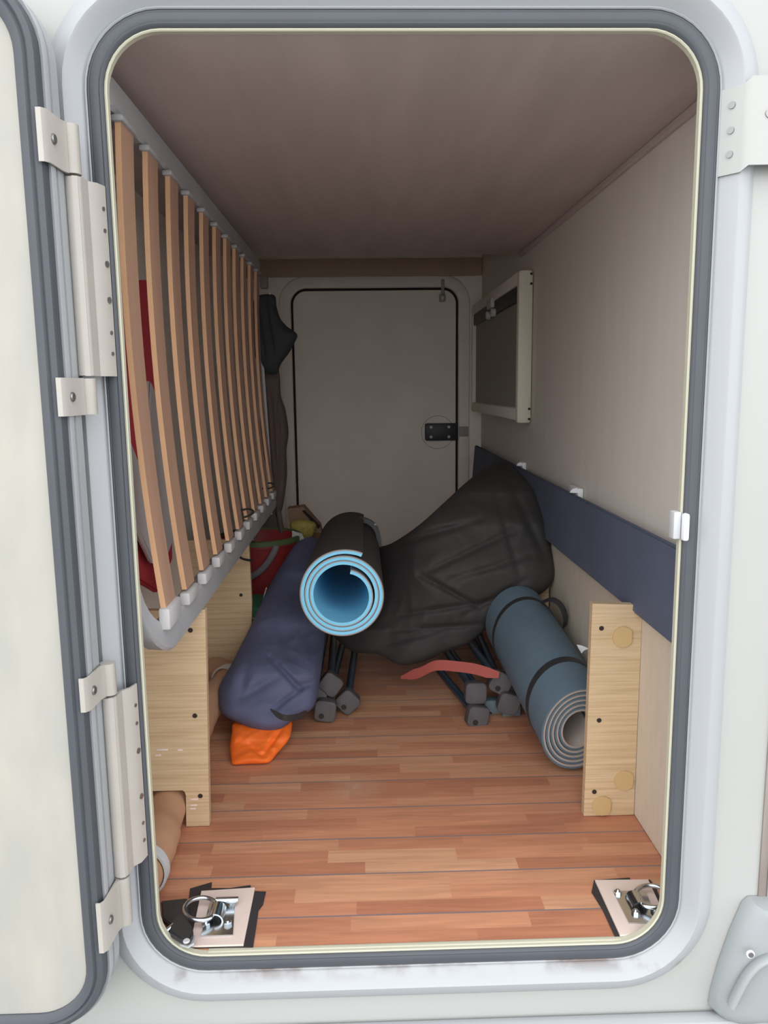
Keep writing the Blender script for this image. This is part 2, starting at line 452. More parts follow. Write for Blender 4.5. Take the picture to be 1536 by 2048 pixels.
# ------------------------------------------------------------------ far hatch (closed), seen from inside
d2 = bpy.data.objects.new('door_2', None); C.objects.link(d2); d2.location = (0, BY, 0); d2['kind'] = 'structure'
link_mesh('leaf', prism([(a, BY+.012, b) for a, b in rrect(-HW+.007, HW-.007, .007, HT-.007, HR-.005)], (0, .02, 0)), M_backw, d2, smooth=False)
link_mesh('seal', sweep_frame(-HW, HW, 0, HT, HR, [(-.0085, .03), (-.0085, .010), (-.001, .006), (0.0005, .012), (0.0005, .03)], y=BY), M_dark, d2)
link_mesh('frame', sweep_frame(-HW, HW, 0, HT, HR, [(0.0005, .02), (0.0005, -.006), (.004, -.010), (.036, -.010), (.042, -.006), (.044, -.001), (.044, .005)], y=BY), M_backw, d2)
bm = disc((.235, BY+.012, .521), (0, -1, 0), .062, .0015, 48); latch_disc = link_mesh('latch_plate', bm, M_backw, d2)
link_mesh('plate_rim', tube([(.235+.0625*math.cos(2*PI*k/48), BY+.0115, .521+.0625*math.sin(2*PI*k/48)) for k in range(49)], .0013, 6, cap=False), M_latchgrey, d2)
latch = link_mesh('latch', box(.185, .306, BY-.016, BY+.009, .491, .556, bev=.006), M_black, d2)
for x in (.207, .275):
    for z in (.505, .542): link_mesh('screw', disc((x, BY-.016, z), (0, -1, 0), .0055, .0015, 14), M_clipgrey, latch)
link_mesh('strike', box(.315, .350, BY-.016, BY-.009, .505, .543, bev=.002), M_latchgrey, d2)
hk = link_mesh('hook', box(.246, .258, BY-.020, BY-.010, 1.03, 1.085, bev=.003), M_latchgrey, d2)
link_mesh('hook_base', box(.241, .263, BY-.010, BY+.010, 1.006, 1.032, bev=.003), M_latchgrey, d2)
link_mesh('screw', disc((.252, BY-.010, 1.019), (0, -1, 0), .005, .002, 14), M_screw, d2)

# ------------------------------------------------------------------ window on the right wall
w1 = bpy.data.objects.new('window_1', None); C.objects.link(w1); w1.location = (WX, 1.66, .79); w1['kind'] = 'structure'
X0 = WX-.042
def yz_rr(y0, y1, z0, z1, r, x, ext):
    return prism([(x, a, b) for a, b in rrect(y0, y1, z0, z1, r, 6)], (ext, 0, 0))
link_mesh('side_rail', box(X0, WX-.0005, 1.21, 1.235, .592, .992, bev=.011), M_winrail, w1)
link_mesh('bottom_rail', box(X0+.002, WX-.0005, 1.234, 2.085, .600, .634, bev=.006), M_backw, w1)
link_mesh('top_rail', box(X0+.002, WX-.0005, 1.234, 2.085, .955, .990, bev=.006), M_backw, w1)
link_mesh('side_rail', box(X0+.002, WX-.0005, 2.085, 2.11, .600, .990, bev=.006), M_backw, w1)
link_mesh('pane', box(X0+.016, X0+.02, 1.235, 2.085, .634, .955), M_shade, w1)
link_mesh('blind_bar', box(X0+.006, X0+.016, 1.236, 2.084, .915, .955, bev=.002), M_black, w1)
cat_ = link_mesh('catch', box(X0-.006, X0+.008, 1.62, 1.70, .935, .965, bev=.004), M_clipgrey, w1)
for yy in (1.60, 1.70): link_mesh('knob', disc((X0+.006, yy, .918), (-1, 0, 0), .013, .014, 18, bev=.003), M_clipgrey, w1)
for z in (.605, .632, .955, .98): link_mesh('screw', disc((WX-.008, 1.2105, z), (0, -1, 0), .0035, .0015, 10), M_dark, w1)

# ------------------------------------------------------------------ open hatch leaf, left
d1 = bpy.data.objects.new('door_1', None); C.objects.link(d1); d1.location = (-.34, -.05, 0); d1['kind'] = 'structure'
LX1, LX0, LZ0, LZ1 = -.350, -1.04, -.024, 1.083
link_mesh('inner_panel', prism([(a, -.088, b) for a, b in rrect(LX0+.018, LX1-.018, LZ0+.018, LZ1-.018, .058)], (0, .02, 0)), M_leaf, d1, smooth=False)
P = [(-.0215, .002), (-.0215, -.006), (-.0185, -.0095), (-.012, -.011), (-.0095, -.0085), (-.007, -.011), (-.002, -.009), (0, -.005), (0, .004)]
link_mesh('seal', sweep_frame(LX0, LX1, LZ0, LZ1, .078, P, y=-.084), M_rubber, d1)
link_mesh('edge_profile', sweep_frame(LX0, LX1, LZ0, LZ1, .078, [(-.02, .004), (.0005, .002), (.003, .0), (.004, .003), (.004, .010), (-.001, .011), (-.02, .011)], y=-.084), M_frame, d1)
link_mesh('gasket', sweep_frame(LX0, LX1, LZ0, LZ1, .078, [(-.02, .011), (.0015, .011), (.0015, .015), (-.02, .015)], y=-.084), M_rubber, d1)
link_mesh('outer_skin', prism([(a, -.069, b) for a, b in rrect(LX0-.004, LX1+.004, LZ0-.004, LZ1+.004, .082)], (0, .017, 0)), M_frame, d1)
M_body2 = M_hinge
def hinge(z_top, z_bot, lug1, lug2, label):
    """frame plate with long barrel between two door-side lugs"""
    bx, by, br = -.3385, -.048, .0085
    t = thing('hinge', (bx, by, (z_top+z_bot)/2), label, 'hinge', 'hinges of the open hatch')
    # frame plate: wraps the barrel then folds flat on the frame channel
    bm = bmesh.new()
    prof = [(bx+.001, by-br), (bx+.006, by-br+.002), (bx+.0085, by), (-.3290, -.034), (-.3220, -.0265), (-.3185, -.012), (-.3200, -.011), (-.3240, -.0235), (-.3310, -.031), (bx+.004, by+.004), (bx, by+br)]
    add_prism(bm, [(a, b, z_bot) for a, b in prof], (0, 0, z_top-z_bot))
    link_mesh('frame_plate', bm, M_hinge, t)
    link_mesh('barrel', tube([(bx, by, z_bot+.0005), (bx, by, z_top-.0005)], br, 20), M_hinge, t)
    for z0, z1 in (lug1, lug2):
        bm = bmesh.new()
        prof = [(bx-.001, by-br), (-.3420, -.0640), (-.3436, -.0930), (-.3475, -.0985), (-.3525, -.0985), (-.3525, -.0968), (-.3480, -.0968), (-.3453, -.0925), (-.3440, -.0640), (bx-.004, by-.002)]
        skew = -.016 if z0 > .9 or (.3 < z0 < .4) else .016
        add_prism(bm, [(a, b, z0) for a, b in prof], (0, 0, z1-z0))
        g = link_mesh('lug', bm, M_hinge, t)
        link_mesh('lug_barrel', tube([(bx, by, z0+.0005), (bx, by, z1-.0005)], br*.97, 20), M_hinge, g)
        zc = (z0+z1)/2
        bm = disc((-.3430, -.0835, zc), (.99, -.06, 0), .0050, .0022, 16, bev=.001)
        link_mesh('screw', bm, M_screw, g)
    for dz in (.012, .034, .068, -.068, -.034, -.012):
        z = (z_top - abs(dz)-.012) if dz > 0 else (z_bot+abs(dz)+.012)
        link_mesh('screw', disc((-.3202, -.0185, z), (.93, -.36, 0), .0022 if abs(dz) < .05 else .0035, .0012, 10), M_screw, t)
    return t
hinge(.905, .708, (.907, .955), (.668, .706), 'upper cream metal hinge joining the open hatch leaf to the frame')
hinge(.357, .140, (.359, .396), (.078, .138), 'lower cream metal hinge joining the open hatch leaf to the frame')

# ------------------------------------------------------------------ objects outside, right
def bracket():
    t = thing('corner_bracket', (.36, -.025, .96), 'white painted metal bracket with three holes screwed to the upper right of the hatch frame', 'bracket')
    z0, z1 = .918, 1.005
    bm = bmesh.new()
    # folded plate: inner flange on the channel slope, outer flange flat
    prof = [(.3340, -.0085), (.3490, -.0275), (.3560, -.0320), (.3800, -.0335), (.52, -.0360), (.52, -.0345), (.3800, -.0318), (.3565, -.0302), (.3500, -.0255), (.3350, -.0072)]
    add_prism(bm, [(a, b, z0+(0 if a > .35 else -.006)) for a, b in prof], (0, 0, z1-z0))
    link_mesh('plate', bm, M_body, t)
    for z in (.985, .960, .936): link_mesh('hole', disc((.3415, -.0185, z-.004), (-.78, -.62, 0), .0036, .0012, 16), M_screw, t)
    link_mesh('hole', disc((.3745, -.0333, .968), (0, -1, 0), .0046, .001, 16), M_screw, t)
bracket()

def bumper():
    out = [(1495, 1792), (1483, 1803), (1458, 1860), (1436, 1922), (1421, 1975), (1416, 2004), (1428, 2018), (1446, 2023), (1470, 2021)]
    base = [at(x, y, Y=-.013) for x, y in out]
    xs = [p.x for p in base]
    base += [Vector((.95, -.013, base[-1].z)), Vector((.95, -.013, base[0].z))]
    t = thing('bumper_corner', (.40, -.013, -.06), 'pale grey moulded bumper corner piece at the lower right of the body', 'bumper')
    bm = bmesh.new(); rings = []
    cx, cz = .60, (base[0].z+base[-2].z)/2
    for s, y in ((1, -.013), (1, -.020), (.985, -.028), (.955, -.036), (.90, -.041), (.80, -.045), (.5, -.048)):
        rings.append([bm.verts.new((cx+(p.x-cx)*s, y, cz+(p.z-cz)*(s**.8))) for p in base])
    n = len(base)
    for A, B in zip(rings, rings[1:]):
        for k in range(n): bm.faces.new((A[k], A[(k+1) % n], B[(k+1) % n], B[k]))
    bm.faces.new(rings[-1]); bm.faces.new(rings[0][::-1])
    link_mesh('moulding', bm, M_bumper, t)
    # raised inner arch
    arc = catmull([(1462, 2012), (1475, 1985), (1495, 1950), (1520, 1925), (1560, 1908)], 24, closed=False)
    pts = [at(x, y, Y=-.0475) for x, y in arc]+[Vector((.9, -.0475, at(1560, 1908, Y=-.0475).z+.004))]
    link_mesh('arch_ridge', tube(pts, .0075, 16, ry=.0045), M_bumper, t)
    p = at(1500, 1907, Y=-.047)
    wsh = link_mesh('washer', disc(p, (0, -1, 0), .0050, .002, 20), M_whiteplas, t)
    link_mesh('screw', disc(p+Vector((0, -.002, 0)), (0, -1, 0), .0032, .0015, 14), M_screw, wsh)
bumper()

def door_catch():
    t = thing('catch_clip', (.31, 0, .531), 'translucent plastic catch clipped on the right edge of the hatch seal', 'catch')
    link_mesh('outer_cover', box(.311, .3185, -.020, -.010, .515, .547, bev=.003), M_whiteplas, t)
    link_mesh('inner_cover', box(.3025, .3115, -.012, .004, .516, .548, bev=.002), M_clipgrey, t)
door_catch()

# ------------------------------------------------------------------ wooden boards
def board(name, poly, y, th, label, caps=(), holes=(), chips=(), group=None):
    """upright oak board across the garage; poly is in x,z"""
    zz = min(p[1] for p in poly); xx = sum(p[0] for p in poly)/len(poly)
    t = thing(name, (xx, y, zz), label, 'wooden panel', group)
    link_mesh('panel', prism([(a, y, b) for a, b in poly], (0, th, 0)), M_oak, t, smooth=False)
    for (x, z) in caps:
        pts = []
        a0 = random.uniform(-.5, .5)
        for k in range(28):
            a = 2*PI*k/28; r = .0165
            ca, sa = r*math.cos(a), r*math.sin(a)
            pts.append((x+min(ca, .0138), y, z+sa))
        bm = prism(pts, (0, -.0035, 0))
        link_mesh('cover_cap', bm, M_capoak, t, smooth=False)
    for (x, z) in holes: link_mesh('screw_hole', disc((x, y-.0004, z), (0, -1, 0), .0038, .0006, 12), M_dark, t)
    for (x, z, l_) in chips: link_mesh('chip', box(x, x+l_, y-.0012, y-.0002, z, z+.003, bev=.0005), M_plate, t)
    return t
board('support_panel', [(.297, .001), (.379, .001), (.3795, .353), (.301, .357)], .286, .014,
      'short light oak panel with three round cover caps at the right wall', caps=((.350, .303), (.361, .062), (.326, .019)),
      holes=((.316, .317), (.317, .165), (.313, .043)))
board('support_panel', [(LX+.002, .063), (-.348, .063), (-.3445, .060), (-.343, .054), (-.345, .001), (-.308, .001), (-.298, .359), (LX+.002, .359)], .286, .014,
      'light oak panel at the left wall with a notch cut over the brown duct',
      holes=((-.322, .327), (-.322, .188), (-.320, .053)), chips=((-.385, .131, .018), (-.388, .122, .010), (-.352, .130, .008), (-.336, .046, .012), (-.337, .036, .011), (-.338, .030, .010)))
board('support_panel', [(LX+.002, .065), (-.345, .065), (-.343, .001), (-.318, .10), (-.311, .21), (-.313, .358), (LX+.002, .358)], .858, .014,
      'further oak panel at the left behind the notched one with a single screw hole', holes=((-.335, .23),))
board('support_panel', [(.325, .001), (.378, .001), (.378, .33), (.325, .33)], .890, .014,
      'oak panel end showing between the black bag and the right wall')

# navy board along the right wall
t = thing('padded_board', (.366, 1.0, .34), 'long navy blue fabric covered board leaning along the right wall', 'board')
bm = bmesh.new()
y0, y1 = .012, 2.10
add_prism(bm, [(.364, y0, .342), (.376, y0, .340), (.386, y0, .470), (.374, y0, .472)], (0, y1-y0, 0))
bmesh.ops.bevel(bm, geom=bm.edges[:], offset=.003, segments=2, affect='EDGES')
link_mesh('board', bm, M_navyboard, t)
for i, (px, py, lab) in enumerate(((1146, 990, 'white plastic clip gripping the navy board top nearer the hatch'), (1040, 938, 'white plastic clip gripping the navy board top beside the black bag'))):
    p = at(px, py, X=.392)
    t = thing('wall_clip', (p.x, p.y, p.z), lab, 'clip', 'clips along the navy board')
    bm = bmesh.new(); add_box(bm, .3870, .3985, p.y-.055, p.y+.020, .440, .483, bev=.002)
    link_mesh('bracket', bm, M_whiteplas, t)
    bm = prism([(a, p.y-.052, b) for a, b in [(.372, .4745), (.3868, .474), (.3868, .484), (.380, .4835), (.374, .480)]], (0, .006, 0)); link_mesh('tab', bm, M_whiteplas, t)

# ------------------------------------------------------------------ slatted bed base
def bed_base():
    t = thing('slatted_bed_base', (-.31, .7, .36), 'folded slatted bed base with beech slats in a grey frame along the left wall', 'bed base')
    xz = lambda z: -.303-.022*(z-.40)/.62
    y0, y1, z0, z1 = .014, 1.345, .378, 1.022
    pth = []
    r = .10
    for cy_, cz_, a0 in ((y0+r, z0+r, 180), (y1-.04, z0+.04, 270), (y1-.04, z1-.04, 0), (y0+.05, z1-.05, 90)):
        rr = r if a0 == 180 else (.05 if a0 == 90 else .04)
        for k in range(9):
            a = math.radians(a0+90*k/8); pth.append((cy_+rr*math.cos(a), cz_+rr*math.sin(a)))
    bm = bmesh.new(); rings = []
    # box section swept round; section in (out-of-plane x, in-plane normal)
    n = len(pth)
    for i in range(n):
        p = Vector(pth[i]); tt = (Vector(pth[(i+1) % n])-Vector(pth[i-1])).normalized(); nn = Vector((tt.y, -tt.x))
        ring = []
        for dx, dn in ((-.011, -.018), (-.013, 0), (-.011, .018), (.009, .020), (.013, .016), (.013, -.014), (.009, -.019)):
            vk = .3 if (p.x > 1.2 and abs(tt.y) > .7) else 1
            q = p + nn*dn*(1-.55*abs(tt.y)**2)*vk
            ring.append(bm.verts.new((xz(q.y)+dx*vk-.012-(.014*tt.y*tt.y if p.x < .3 else 0), q.x, q.y)))
        rings.append(ring)
    for i in range(n):
        A, B = rings[i], rings[(i+1) % n]
        for k in range(7): bm.faces.new((A[k], A[(k+1) % 7], B[(k+1) % 7], B[k]))
    link_mesh('frame', bm, M_greyfr, t)
    ys = [.069, .182, .300, .416, .536, .656, .772, .888, 1.004, 1.120, 1.236]
    for y in ys:
        # sprung slat, bowed towards the wall
        bm = bmesh.new(); cols = []
        for i in range(17):
            u = i/16; z = .418+(.996-.418)*u; x = xz(z)-.012*4*u*(1-u)
            cols.append([bm.verts.new((x+dx, y+dy, z)) for dx, dy in ((-.0034, .0), (.0034, .0), (.0034, .050), (-.0034, .050))])
        for A, B in zip(cols, cols[1:]):
            for k in range(4): bm.faces.new((A[k], A[(k+1) % 4], B[(k+1) % 4], B[k]))
        bm.faces.new(cols[0][::-1]); bm.faces.new(cols[-1])
        so_ = link_mesh('slat', bm, M_slat, t, smooth=False)
        so_.data.materials.append(M_slatedge)
        for p_ in so_.data.polygons:
            if abs(p_.normal.y) > .7: p_.material_index = 1
        for z, s in ((.402, 1), (1.0, -1)):
            bm = bmesh.new(); add_box(bm, xz(z)-.007, xz(z)+.0075, y-.005, y+.058, z-.006, (z+.022 if y < .1 else z+.012) if s > 0 else z+.002, bev=.003)
            link_mesh('slat_holder', bm, M_holder if s > 0 else M_greyfr, t)
    return t
bed_base()
# black cable loops hanging on the rail
for i, (px, py, yy, lab) in enumerate(((487, 1030, .74, 'black cable loop on the bed rail nearer the hatch'), (533, 975, 1.17, 'black cable loop at the far end of the bed rail'))):
    c = at(px, py, Y=yy)
    pts = [c+Vector((-.012, -.03, .002)), c+Vector((.004, -.022, -.001)), c+Vector((.016, .0, .001)), c+Vector((.018, .02, .005)), c+Vector((.004, .032, .008)), c+Vector((-.010, .02, .006))]
    tag(link_mesh('cable_loop', tube(catmull([tuple(p) for p in pts], 24, closed=False), .0022, 8), M_black), lab, 'cable', 'cable loops on the bed rail')
bm = tube(catmull([tuple(at(474, 1100, Y=.80)), tuple(at(480, 1114, Y=.80)), tuple(at(490, 1119, Y=.82)), tuple(at(503, 1121, Y=.86))], 14, closed=False), .0028, 8)
tag(link_mesh('cable', bm, M_black), 'short black cable poking out by the far left oak panel', 'cable')

# red sheet and pale pointed board stowed behind the slats
def yzpoly(pts, X): return [tuple(at(x, y, X=X)) for x, y in pts]
bm = prism(yzpoly([(252, 560), (300, 560), (304, 700), (318, 850), (345, 960), (345, 1120), (318, 1185), (262, 1150), (240, 800)], -.405), (-.012, 0, 0))
bmesh.ops.bevel(bm, geom=bm.edges[:], offset=.003, segments=2, affect='EDGES')
tag(link_mesh('folded_sheet', bm, M_redfab), 'flat red object stowed upright behind the bed slats', 'folded sheet')
bm = prism(yzpoly([(246, 905), (262, 880), (298, 985), (302, 760), (318, 800), (336, 900), (350, 960), (368, 1040), (352, 1060), (330, 1128), (308, 1126), (280, 1060), (250, 960)], -.385), (-.010, 0, 0))
bmesh.ops.bevel(bm, geom=bm.edges[:], offset=.003, segments=2, affect='EDGES')
tag(link_mesh('pointed_board', bm, M_paleboard), 'pale grey pointed board standing behind the nearest bed slats', 'board')

# ------------------------------------------------------------------ duct along the left wall
def duct():
    t = thing('heating_duct', (-.40, .3, .03), 'brown paper heating duct running along the floor by the left wall', 'duct')
    ctrl = [(-.374, .035, .038), (-.366, .15, .036), (-.374, .27, .031), (-.378, .42, .038), (-.378, .60, .062), (-.352, .76, .064), (-.40, .83, .06)]
    pts = catmull(ctrl, 60, closed=False)
    bm = tube(pts, [.0330+.0008*math.sin(i*2.1) if i < 14 or i > 24 else .0300 for i in range(60)], 24)
    link_mesh('tube', bm, M_ductc, t)
    def ring(c, d, m_, nm, r0=.0345, th=.0035, wd=.016):
        d = Vector(d).normalized(); a = d.orthogonal().normalized(); b = d.cross(a); bm = bmesh.new(); R_ = []
        for rr, hh in ((r0, -wd/2), (r0+th, -wd/2), (r0+th, wd/2), (r0, wd/2)):
            R_.append([bm.verts.new(Vector(c)+d*hh+(a*math.cos(2*PI*k/32)+b*math.sin(2*PI*k/32))*rr) for k in range(32)])
        for i in range(4):
            A, B = R_[i], R_[(i+1) % 4]
            for k in range(32): bm.faces.new((A[k], A[(k+1) % 32], B[(k+1) % 32], B[k]))
        return link_mesh(nm, bm, m_, t)
    cl = ring((-.3675, .115, .0385), (.05, 1, 0), M_clipgrey, 'clip')
    ring((-.352, .745, .066), (.5, 1, 0), M_clear, 'joint_ring', .034, .004, .02)
duct()

# ------------------------------------------------------------------ tie-down anchors
def anchor(side, label):
    if side < 0:
        quad = [(403, 1785), (510, 1778), (487, 1892), (380, 1895)]
        tape = [[(380, 1778), (424, 1765), (423, 1777), (460, 1777), (501, 1771), (503, 1783), (532, 1784), (526, 1810), (517, 1822), (513, 1850), (506, 1896), (378, 1897), (372, 1850)]]
        mp = [(420, 1806), (470, 1806), (466, 1872), (402, 1874)]
    else:
        quad = [(1190, 1763), (1296, 1762), (1345, 1868), (1240, 1873)]
        tape = [[(1188, 1761), (1259, 1756), (1263, 1762), (1300, 1760), (1312, 1775), (1345, 1868), (1230, 1874), (1205, 1820), (1183, 1785)]]
        mp = [(1226, 1785), (1290, 1783), (1318, 1848), (1258, 1848)]
    P_ = lambda pts, z: [tuple(at(x, max(y, 100), Z=z)) for x, y in pts]
    tp = link_mesh('tape_patch', prism(P_(tape[0], .0006), (0, 0, .0008)), M_tape, smooth=False)
    tag(tp, 'black tape patch stuck on the floor under the %s anchor plate' % ('left' if side < 0 else 'right'), 'tape', 'tape under the anchors')
    c = sum((Vector(p) for p in P_(quad, 0)), Vector())/4
    t = thing('tie_down_anchor', (c.x, c.y, .0014), label, 'tie-down ring', 'tie-down anchors on the floor')
    bm = prism(P_(quad, .0016), (0, 0, .0025)); link_mesh('base_plate', bm, M_plate, t, smooth=False)
    cm = sum((Vector(p) for p in P_(mp, 0)), Vector())/4
    bm = prism(P_(mp, .0042), (0, 0, .002)); link_mesh('mounting_plate', bm, M_steel, t, smooth=False)
    # pressed saddle over the ring
    sx_ = -side
    ax = Vector((1, 0, 0)) if side < 0 else Vector((.9, .1, 0)).normalized()
    bm = bmesh.new()
    q = cm + Vector((-.004*sx_ if side<0 else 0, 0, .006))
    for k, (w_, h_) in enumerate(((.013, .0), (.011, .006), (.007, .010))):
        pass
    R_ = []
    for i in range(13):
        a = PI*i/12
        R_.append([bm.verts.new(q+Vector((.011*math.cos(a), s*.013, .011*math.sin(a)))) for s in (-1, 1)] + [bm.verts.new(q+Vector((.009*math.cos(a), s*.013, .009*math.sin(a)))) for s in (1, -1)])
    for A, B in zip(R_, R_[1:]):
        for k in range(4): bm.faces.new((A[k], A[(k+1) % 4], B[(k+1) % 4], B[k]))
    bm.faces.new(R_[0]); bm.faces.new(R_[-1][::-1])
    link_mesh('saddle', bm, M_steel, t)
    # D shaped ring
    rc = q + Vector((-.020 if side < 0 else .021, .0, .010)); rr = .0225
    pts = []
    tilt = math.radians(24 if side < 0 else -20)
    for k in range(48):
        a = 2*PI*k/48
        lx, ly = rr*math.cos(a)*1.05, rr*math.sin(a)
        if side < 0: lx = min(lx, .0185)
        else: lx = max(lx, -.0185)
        pts.append(rc+Vector((lx*math.cos(tilt), ly, -lx*math.sin(tilt)*side*side*(1 if side < 0 else 1)*.0 + lx*.12*(1 if side < 0 else -1)*-1)))
    pts.append(pts[0]); bm = tube(pts, .0031, 12, cap=False); bmesh.ops.remove_doubles(bm, verts=bm.verts[:], dist=1e-5)
    link_mesh('ring', bm, M_steel, t)
    for dx, dy in ((.013 if side < 0 else -.018, .022), (-.014 if side < 0 else -.008, -.020), (.014 if side < 0 else .018, -.019)):
        bm = bmesh.new(); add_disc(bm, cm+Vector((dx, dy, .0062)), (0, 0, 1), .0055, .004, 6, bev=.001); add_disc(bm, cm+Vector((dx, dy, .0102)), (0, 0, 1), .003, .002, 12, bev=.001)
        link_mesh('bolt', bm, M_steel, t)
    if side < 0:
        bm = tube([cm+Vector((-.008, .019, .014)), cm+Vector((.022, .019, .014))], .0042, 14); link_mesh('pin', bm, M_steel, t)
anchor(-1, 'steel tie-down ring on a white plate in the near left corner of the floor')
anchor(1, 'steel tie-down ring on a white plate in the near right corner of the floor')

def buckle():
    p = at(350, 1845, Z=.02)
    t = thing('ratchet_buckle', (p.x, p.y, .002), 'black strap buckle hooked on the left tie-down ring beside the hatch seal', 'buckle')
    bm = bmesh.new()
    P_ = [(322, 1812), (376, 1806), (377, 1858), (352, 1868), (326, 1848)]
    add_prism(bm, [tuple(at(x, y, Z=.012)) for x, y in P_], (0, 0, .008))
    bmesh.ops.bevel(bm, geom=bm.edges[:], offset=.0015, segments=2, affect='EDGES')
    link_mesh('webbing', bm, M_tape, t)
    P_ = [(346, 1850), (360, 1838), (384, 1862), (388, 1878), (380, 1892), (362, 1890), (340, 1876)]
    bm = prism([tuple(at(x, y, Z=.020)) for x, y in P_], (0, 0, .010))
    bmesh.ops.bevel(bm, geom=bm.edges[:], offset=.002, segments=2, affect='EDGES')
    b = link_mesh('body', bm, M_black, t)
    link_mesh('rivet', disc(at(373, 1883, Z=.031), (0, 0, 1), .0042, .002, 16, bev=.0008), M_clipgrey, b)
    link_mesh('roller', tube([at(327, 1868, Z=.020), at(352, 1848, Z=.026)], .0042, 14), M_steel, t)
    link_mesh('side_plate', prism([tuple(at(x, y, Z=.010)) for x, y in ((330, 1870), (352, 1862), (392, 1876), (388, 1890), (376, 1897), (350, 1890))], (0, 0, .003)), M_clipgrey, t)
buckle()

# ------------------------------------------------------------------ rolled mats
def frame_from(c0, c1):
    t = (c1-c0).normalized(); a = Vector((1, 0, 0)); a = (a-t*a.dot(t)).normalized(); b = t.cross(a)   # b is roughly up
    if b.z < 0: b = -b
    return t, a, b

def spiral_layer(c0, c1, fr, to, a0, a1, th_of, rx_scale=1.0, steps=260, cuts=6, r_shift=0.0, edge=0.0):
    """a foam sheet rolled up: centre line radius fr(u), half-thickness offsets th_of=(inner, outer)"""
    t, a, b = frame_from(c0, c1); bm = bmesh.new(); L = (c1-c0).length; rows = []
    for i in range(steps+1):
        u = i/steps; ang = a0+(a1-a0)*u; r = fr(u)
        row = []
        for off in th_of:
            for j in range(cuts+1):
                s = -edge+(L+2*edge)*j/cuts
                row.append(bm.verts.new(c0+t*s+a*(math.cos(ang)*(r+off)*rx_scale)+b*(math.sin(ang)*(r+off))))
        rows.append(row)
    m_ = cuts+1
    for A, B in zip(rows, rows[1:]):
        for j in range(cuts):
            bm.faces.new((A[j], A[j+1], B[j+1], B[j])); bm.faces.new((A[m_+j], B[m_+j], B[m_+j+1], A[m_+j+1]))
        bm.faces.new((A[0], B[0], B[m_], A[m_])); bm.faces.new((A[cuts], A[2*m_-1], B[2*m_-1], B[cuts]))
    for row in (rows[0], rows[-1]):
        for j in range(cuts): bm.faces.new((row[j], row[m_+j], row[m_+j+1], row[j+1]))
    return bm

# light blue yoga mat on top of the bags
c0 = at(686, 1190, Y=.476); c1 = Vector((c0.x+.002, 1.09, c0.z-.030))
t = thing('rolled_mat', tuple(c0), 'rolled exercise mat with a bright light blue inside lying on the navy and black bags', 'mat')
turns = 3.02; A0 = math.radians(64); A1 = A0+2*PI*turns
def yr(u):
    q = max(0, u-.84)/.16
    return .0765-.0083*turns*u - .0070*q*q + .0040*max(0, 1-u*9)**1.5
sp_t, sp_a, sp_b = frame_from(c0, c1)
# unroll anticlockwise from the outer flap at the top
link_mesh('foam_layer', spiral_layer(c0, c1, yr, 0, A0, A1, (-.0044, .0009)), M_blue, t)
link_mesh('backing_layer', spiral_layer(c0, c1, yr, 0, A0, A1, (.0010, .0030), edge=-.0006), M_matline, t)
link_mesh('cover_skin', spiral_layer(c0, c1, lambda u: yr(u*1.02/turns), 0, A0, A0+2*PI*1.02, (.0031, .0042), edge=-.0012, steps=120), M_charcoal, t)
arc_ = [c0+sp_t*.52+sp_a*(math.cos(a)*q)+sp_b*(math.sin(a)*q) for a, q in [(math.radians(6+82*k/30), .0806+.010*math.sin(PI*k/30)**2) for k in range(31)]]
bm = bmesh.new(); rows = []
for p in arc_: rows.append([bm.verts.new(p+sp_t*w_) for w_ in (-.013, .013)]+[bm.verts.new(p+sp_t*w_+(p-c0-sp_t*.52).normalized()*-.011) for w_ in (.013, -.013)])
for A, B in zip(rows, rows[1:]):
    for k in range(4): bm.faces.new((A[k], A[(k+1) % 4], B[(k+1) % 4], B[k]))
bm.faces.new(rows[0]); bm.faces.new(rows[-1][::-1])
stp = link_mesh('strap', bm, M_black, t)
link_mesh('buckle', tube([arc_[14]+sp_t*-.015, arc_[14]+sp_t*.013+sp_b*.0], .0018, 8), M_clipgrey, stp)

# teal grey camping mat on the right
c0 = Vector((.322, .415, .0895)); c1 = Vector((.284, .81, .170))
t2 = thing('rolled_mat', tuple(c0), 'thick teal grey foam camping mat rolled with black elastic straps beside the right oak panel', 'mat')
A0 = math.radians(-10); TR = 5.0
fr = lambda u: .0868-.0500*u
link_mesh('foam_layer', spiral_layer(c0, c1, fr, 0, A0, A0+2*PI*TR, (-.0006, .0037), rx_scale=.80, steps=420), M_matgrey, t2)
link_mesh('lining_layer', spiral_layer(c0, c1, fr, 0, A0, A0+2*PI*TR, (-.0046, -.0007), rx_scale=.80, steps=420, edge=.0004), M_matgrey2, t2)
tt, ta, tb = frame_from(c0, c1)
def band(parent, s, r, wd=.016, rx=.80, name='strap', th=.0012, m_=None, skew=.0):
    bm = bmesh.new(); R_ = []
    for hh_, hh in ((0, -wd/2), (th, -wd/2), (th, wd/2), (0, wd/2)):
        ring = []
        for k in range(64):
            a = 2*PI*k/64; qq = ((a-A0) % (2*PI))/(2*PI*TR); rr = (fr(qq)+.0041 if qq > .02 or qq < 0 else fr(0)+.0041-.0095*(1-qq/.02))+hh_; ring.append(bm.verts.new(c0+tt*(s+hh+skew*math.sin(a))+ta*(math.cos(a)*rr*rx)+tb*(math.sin(a)*rr)))
        R_.append(ring)
    for i in range(4):
        A, B = R_[i], R_[(i+1) % 4]
        for k in range(64): bm.faces.new((A[k], A[(k+1) % 64], B[(k+1) % 64], B[k]))
    return link_mesh(name, bm, m_ or M_black, parent)
band(t2, .085, .0842, skew=.008); band(t2, .335, .0842, wd=.012, skew=.008)
